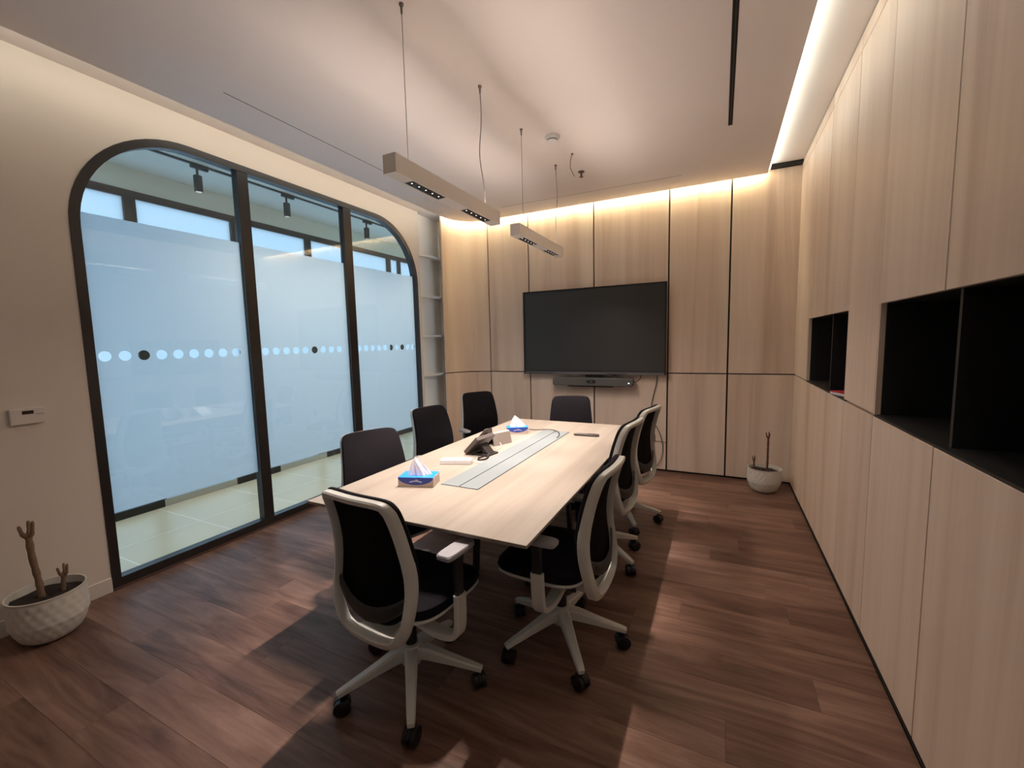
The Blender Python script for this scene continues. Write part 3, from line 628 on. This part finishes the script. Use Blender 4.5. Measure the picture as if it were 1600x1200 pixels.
def chair(x, y, face, base_deg, label, dz=0.0, arm=0.0):
    """face: heading of the seat in degrees, measured like an angle in plan (90 = +y); dz raises the seat, arm raises the arm pads"""
    t = thing('office_chair', label, 'chair', (x, y, 0), math.radians(face-90), 'office chairs around the conference table')
    def up(nm, k, par=t, h=dz):
        o = link(nm, CM[k], par); o.location = (0, 0, h); return o
    for nm in ('seat', 'seat_pan', 'mechanism', 'tilt_lever', 'back_bracket'): up(nm, nm)
    up('gas_lift', 'gas_lift', t, dz*0.5)
    br = up('backrest', 'back_pad'); br['label'] = 'black upholstered backrest'
    up('back_frame', 'back_frame')['label'] = 'pale grey back frame'
    link('mesh_back', CM['mesh_back'], br); link('lumbar_support', CM['lumbar'], br)
    for s in 'LR':
        ar = up('armrest', 'arm_bracket'+s); up('arm_post', 'arm_post'+s, ar, arm); up('arm_pad', 'arm_pad'+s, ar, arm)
    b = link('star_base', CM['base_hub'], t); b.rotation_euler = (0, 0, math.radians(base_deg-(face-90)))
    for k in range(5):
        a = 2*PI*k/5
        o = link('base_leg', CM['base_leg'], b); o.rotation_euler = (0, 0, a)
        c = link('caster', CM['caster'], b); sw = random.uniform(-1.2, 1.2)
        # swivel about the caster's own stem
        c.matrix_local = Matrix.Rotation(a, 4, 'Z') @ Matrix.Translation((0.296, 0, 0)) @ Matrix.Rotation(sw, 4, 'Z') @ Matrix.Translation((-0.296, 0, 0))
    return t
chair(-1.195, 1.375, 85, 20, 'office chair seen from behind at the near end of the table', 0.0, 0.038)
chair(-0.680, 1.895, 178, 17, 'office chair on the cupboard side nearest the camera')
chair(-0.738, 2.800, 174, -30, 'middle office chair on the cupboard side of the table', 0.033)
chair(-0.712, 3.470, 169, 13, 'office chair on the cupboard side nearest the wall screen', 0.025)
chair(-1.805, 1.940, -22, 10, 'office chair on the glass side nearest the tissue box', 0.0, -0.065)
chair(-2.060, 2.955, -11, 30, 'middle office chair on the glass side of the table', 0.0, -0.065)
chair(-2.235, 3.960, -32, 0, 'office chair on the glass side nearest the curved oak corner', 0.0, -0.065)
chair(-1.266, 3.810, -76, 5, 'office chair at the far end below the video bar')

# ------------------------------------------------------------------ things on the table
def tissue_box(x, y, rz, label, tw=1.0):
    t = thing('tissue_box', label, 'tissue box', (x, y, TZ), rz, 'tissue boxes on the table')
    L_, W_, H_ = 0.098*tw, 0.058*tw, 0.052
    obj('carton', MB().box(-L_, L_, -W_, W_, 0, H_), 'tissue_beige', t, bevel=0.0015)
    obj('blue_top', MB().box(-L_+0.001, L_-0.001, -W_+0.001, W_-0.001, H_, H_+0.0012), 'tissue_blue', t)
    for s in (-1, 1):
        pl = [(-L_+0.001, H_)]+[(L_*0.99*math.sin(-PI/2+PI*k/16), H_-0.040*math.cos(-PI/2+PI*k/16)) for k in range(1, 16)]+[(L_-0.001, H_)]
        pr = obj('blue_print', MB().prism(pl, s*W_, s*(W_+0.0006), 'xz'), 'tissue_navy', t)
        q = MB(); xs = [-0.030+0.0067*i for i in range(10)]
        for i, xx in enumerate(xs):
            yz = H_-0.026+0.006*math.cos(PI*xx/0.07)
            up = 0.013 if i in (5, 6) else 0.0065
            pts = [(xx-0.0028, s*(W_+0.0009), yz-0.003), (xx-0.0022, s*(W_+0.0009), yz+up*0.6), (xx, s*(W_+0.0009), yz+up*(0.75 if i in (5, 6) else 0.6)), (xx+0.0026, s*(W_+0.0009), yz+0.002), (xx+0.0028, s*(W_+0.0009), yz-0.003)]
            q.tube(catmull(pts, 3), 0.0009, 5)
        obj('script_print', q, 'print_white', pr)
    slot = [(0.055*math.cos(2*PI*k/20), 0.020*math.sin(2*PI*k/20)) for k in range(20)]
    obj('opening', MB().prism(slot, H_+0.0012, H_+0.0016, 'xy'), 'tissue_navy', t)
    # tissue: pleated sheet pulled to a peak
    R = []; nn = 48
    for k in range(9):
        s = k/8; r = []
        for i in range(nn):
            a = 2*PI*i/nn; pl = 1+0.16*math.sin(5*a+1.0)*(1-0.3*s)+0.09*math.sin(11*a+2*s)
            ax = 0.056*(1-s)**0.75+0.004; ay = 0.024*(1-s)**0.8+0.003
            zz = H_+0.0016+0.085*s+0.010*math.sin(a+0.8)*s
            r.append((ax*pl*math.cos(a)-0.022*s+0.010*(1-s)*s, ay*pl*math.sin(a), zz))
        R.append(r)
    obj('tissue', MB().rings(R), 'tissue_paper', t, smooth=True)
    return t
tissue_box(-1.463, 1.812, math.radians(19), 'blue tissue box with white tissue nearest the camera')
tissue_box(-1.520, 3.190, math.radians(30), 'blue tissue box near the far end beside the wedge panel', 0.9)
ps = thing('power_strip', 'white power strip lying beside the grey cable lids', 'power strip', (-1.490, 2.222, TZ), math.radians(20))
obj('housing', MB().box(-0.10, 0.10, -0.031, 0.031, 0, 0.030), 'plastic_white', ps, bevel=0.004)
for k in range(3):
    sx = obj('socket', MB().box(-0.075+k*0.058-0.018, -0.075+k*0.058+0.018, -0.020, 0.020, 0.030, 0.0312), 'paper_white', ps)
    obj('pin_hole', MB().box(-0.075+k*0.058-0.003, -0.075+k*0.058+0.003, 0.006, 0.012, 0.0312, 0.0316), 'tv_chin', sx)
obj('lead', MB().tube(catmull([(0.10, 0.0, 0.015), (0.125, 0.0, 0.012), (0.15, -0.008, 0.006), (0.172, -0.016, 0.005)], 4), 0.003, 6), 'plastic_cream', ps, smooth=True)
# desk phone seen from behind: tilted slab on a foot, handset cradled on top
ph = thing('desk_phone', 'dark desk telephone facing the glass beside the power strip', 'telephone', (-1.492, 2.500, TZ), math.radians(-100)); ph.scale = (0.98, 0.98, 0.98)
Mt = Matrix.Translation((0, 0.012, 0.060)) @ Matrix.Rotation(math.radians(44), 4, 'X')
bd = MB(); bd.box(-0.095, 0.095, -0.075, 0.088, -0.008, 0.022, Mt); obj('body', bd, 'phone_plastic', ph, bevel=0.004)
bd = MB(); bd.box(-0.02, 0.07, 0.02, 0.078, 0.022, 0.024, Mt); obj('screen', bd, 'display_dark', ph)
kp = MB()
for i in range(3):
    for j in range(4): kp.box(-0.01+i*0.024, 0.006+i*0.024, -0.065+j*0.02, -0.053+j*0.02, 0.022, 0.025, Mt)
obj('keypad', kp, 'phone_dark', ph)
hs = MB(); hs.bar([tuple(Mt @ Vector(p)) for p in ((-0.065, -0.072, 0.040), (-0.065, -0.06, 0.050), (-0.065, 0.005, 0.056), (-0.065, 0.078, 0.050), (-0.065, 0.098, 0.036))], [0.046, 0.05, 0.038, 0.05, 0.048], [0.036, 0.032, 0.020, 0.032, 0.038], (1, 0, 0)); obj('handset', hs, 'phone_plastic', ph, smooth=True)
ft = MB(); ft.bar([(0, 0.052, 0.075), (0, 0.085, 0.04), (0, 0.115, 0.006)], 0.07, 0.012, (1, 0, 0)).box(-0.06, 0.06, 0.02, 0.13, 0.0, 0.012); obj('stand', ft, 'phone_dark', ph)
obj('jack', MB().box(-0.03, 0.03, 0.055, 0.09, 0.012, 0.045), 'phone_dark', ph, bevel=0.004)
cordp = catmull([(0.0, 0.10, 0.02), (0.06, 0.14, 0.01), (0.12, 0.16, 0.007), (0.155, 0.135, 0.007), (0.12, 0.105, 0.007), (0.05, 0.11, 0.007), (-0.02, 0.115, 0.012)], 6)
obj('cord', MB().tube(cordp, 0.005, 6), 'phone_dark', ph, smooth=True)
wd = thing('control_panel', 'beige wedge shaped control panel behind the telephone', 'control panel', (-1.500, 2.800, TZ), math.radians(-112))
obj('shell', MB().prism([(-0.075, 0.0), (-0.066, 0.0), (0.036, 0.083), (0.058, 0.0), (0.068, 0.0), (0.045, 0.088), (0.036, 0.094)], -0.085, 0.085, 'yz'), 'wedge_grey', wd)
Mw = Matrix.Translation((0, -0.017, 0.050)) @ Matrix.Rotation(math.atan2(0.092, 0.106), 4, 'X')
sc = MB(); sc.box(-0.082, 0.082, -0.064, 0.064, 0.001, 0.004, Mw); obj('touch_screen', sc, 'paper_white', wd)
obj('lead', MB().tube(catmull([(0.03, 0.06, 0.02), (0.05, 0.10, 0.006), (0.10, 0.14, 0.005), (0.18, 0.17, 0.006)], 5), 0.0025, 6), 'plastic_cream', wd, smooth=True)
rm = thing('remote_control', 'slim dark remote control lying near the far end of the table', 'remote', (-0.945, 3.268, TZ), math.radians(6))
rp_ = [(-0.102, -0.007), (-0.088, -0.016), (0.07, -0.026), (0.094, -0.022), (0.102, 0.0), (0.094, 0.022), (0.07, 0.026), (-0.088, 0.016), (-0.102, 0.007)]
obj('body', MB().prism(rp_, 0.0, 0.016, 'xy'), 'phone_plastic', rm, bevel=0.003)
obj('button_pad', MB().prism([(0.02, -0.012), (0.085, -0.012), (0.085, 0.012), (0.02, 0.012)], 0.016, 0.0172, 'xy'), 'black_plastic', rm)
lc = obj('lid_cable', MB().tube(catmull([(-1.44, 3.26, TZ+0.02), (-1.40, 3.32, TZ+0.007), (-1.33, 3.335, TZ+0.012), (-1.25, 3.32, TZ+0.016), (-1.18, 3.27, TZ+0.012), (-1.142, 3.17, TZ+0.006), (-1.135, 3.10, TZ+0.0045)], 6), 0.0035, 6), 'phone_dark', smooth=True)
tag(lc, 'thin dark cable crossing the far end of the cable lids', 'cable')
lc2 = obj('lid_cable', MB().tube(catmull([(-1.43, 3.00, TZ+0.004), (-1.39, 3.03, TZ+0.012), (-1.36, 3.00, TZ+0.010), (-1.345, 2.96, TZ+0.004)], 6), 0.0022, 6), 'plastic_cream', smooth=True)
tag(lc2, 'pale lead running from the wedge panel to the cable lids', 'cable')

# ------------------------------------------------------------------ plants
def pot_plant(x, y, rz, label, R0, H0, stalks, mstalk):
    t = thing('potted_plant', label, 'plant', (x, y, 0), rz, 'potted cut plants')
    R = []; nn = 96
    pr = [(0.62, 0.0), (0.72, 0.012), (0.82, 0.05), (0.90, 0.11), (0.955, 0.2), (0.985, 0.32), (1.0, 0.45), (1.0, 0.6), (0.99, 0.75), (0.985, 0.9), (0.99, 0.95), (1.01, 0.975), (1.015, 1.0)]
    def pr_at(s):
        for (a, b), (c, d) in zip(pr, pr[1:]):
            if s <= d: u = (s-b)/(d-b); return a+(c-a)*u
        return pr[-1][0]
    for k in range(49):
        s = k/48; r = pr_at(s)*R0*(0.80+0.20*min(1, s*2.2)) ; row_ = []
        for i in range(nn):
            a_ = 2*PI*i/nn; rel = 0.0
            if 0.08 < s < 0.93: rel = 0.0048*(abs(math.sin(11*a_+s*11))*abs(math.sin(11*a_-s*11)))
            row_.append(((r+rel)*math.cos(a_), (r+rel)*math.sin(a_), s*H0))
        R.append(row_)
    ri = R0*0.965
    for s, rr in ((1.0, ri), (0.9, ri*0.985), (0.83, ri*0.97)): R.append([(rr*math.cos(2*PI*i/nn), rr*math.sin(2*PI*i/nn), s*H0) for i in range(nn)])
    obj('pot', MB().rings(R, True, False), 'pot_white', t, smooth=True)
    S = []
    for s in (1.0, 0.85, 0.6, 0.3, 0.05):
        S.append([(ri*0.97*s*math.cos(2*PI*i/40), ri*0.97*s*math.sin(2*PI*i/40), H0*0.85+0.012*math.sin(7*i+9*s)*random.random()+0.006*(1-s)) for i in range(40)])
    obj('soil', MB().rings(S), 'soil', t, smooth=True)
    for (px, py, pts, rad) in stalks:
        o = obj('stalk', MB().tube(catmull([(px+a, py+b, H0*0.80+c) for a, b, c in pts], 4), [rad*(1+0.12*math.sin(9*i)) for i in range((len(pts)-1)*4+1)], 10), mstalk, t, smooth=True)
        ex, ey, ez = pts[-1]
        for a, ln_ in ((0.2, 0.075), (2.4, 0.07), (4.3, 0.06)):
            dx, dy = math.cos(a)*0.022, math.sin(a)*0.022; k = rad/0.013
            obj('stub', MB().tube(catmull([(px+ex, py+ey, H0*0.80+ez-0.006), (px+ex+dx*0.8*k, py+ey+dy*0.8*k, H0*0.80+ez+0.015*k), (px+ex+dx*1.25*k, py+ey+dy*1.25*k, H0*0.80+ez+ln_*k)], 4), [rad*0.75]*5+[rad*0.55]*3+[rad*0.3], 8), mstalk, o, smooth=True)
pot_plant(-3.175, 0.835, 0.3, 'white woven pot with a cut stalk beside the arched partition', 0.150, 0.255,
          [(-0.01, -0.015, [(0, 0, 0), (-0.006, -0.004, 0.12), (-0.012, -0.012, 0.24), (-0.010, -0.016, 0.355)], 0.014), (0.028, 0.05, [(0, 0, 0), (0.002, 0.004, 0.05), (0.004, 0.01, 0.10)], 0.0105)], 'stalk')
pot_plant(0.412, 4.690, 1.0, 'white woven pot with a thin dry stalk in the oak corner', 0.142, 0.232,
          [(0.02, -0.015, [(0, 0, 0), (0.006, 0.0, 0.12), (0.002, -0.002, 0.22), (0.006, 0, 0.34)], 0.0095), (-0.07, 0.06, [(0, 0, 0), (0.0, 0.0, 0.05), (-0.004, 0.0, 0.12)], 0.0075)], 'stalk_dry')
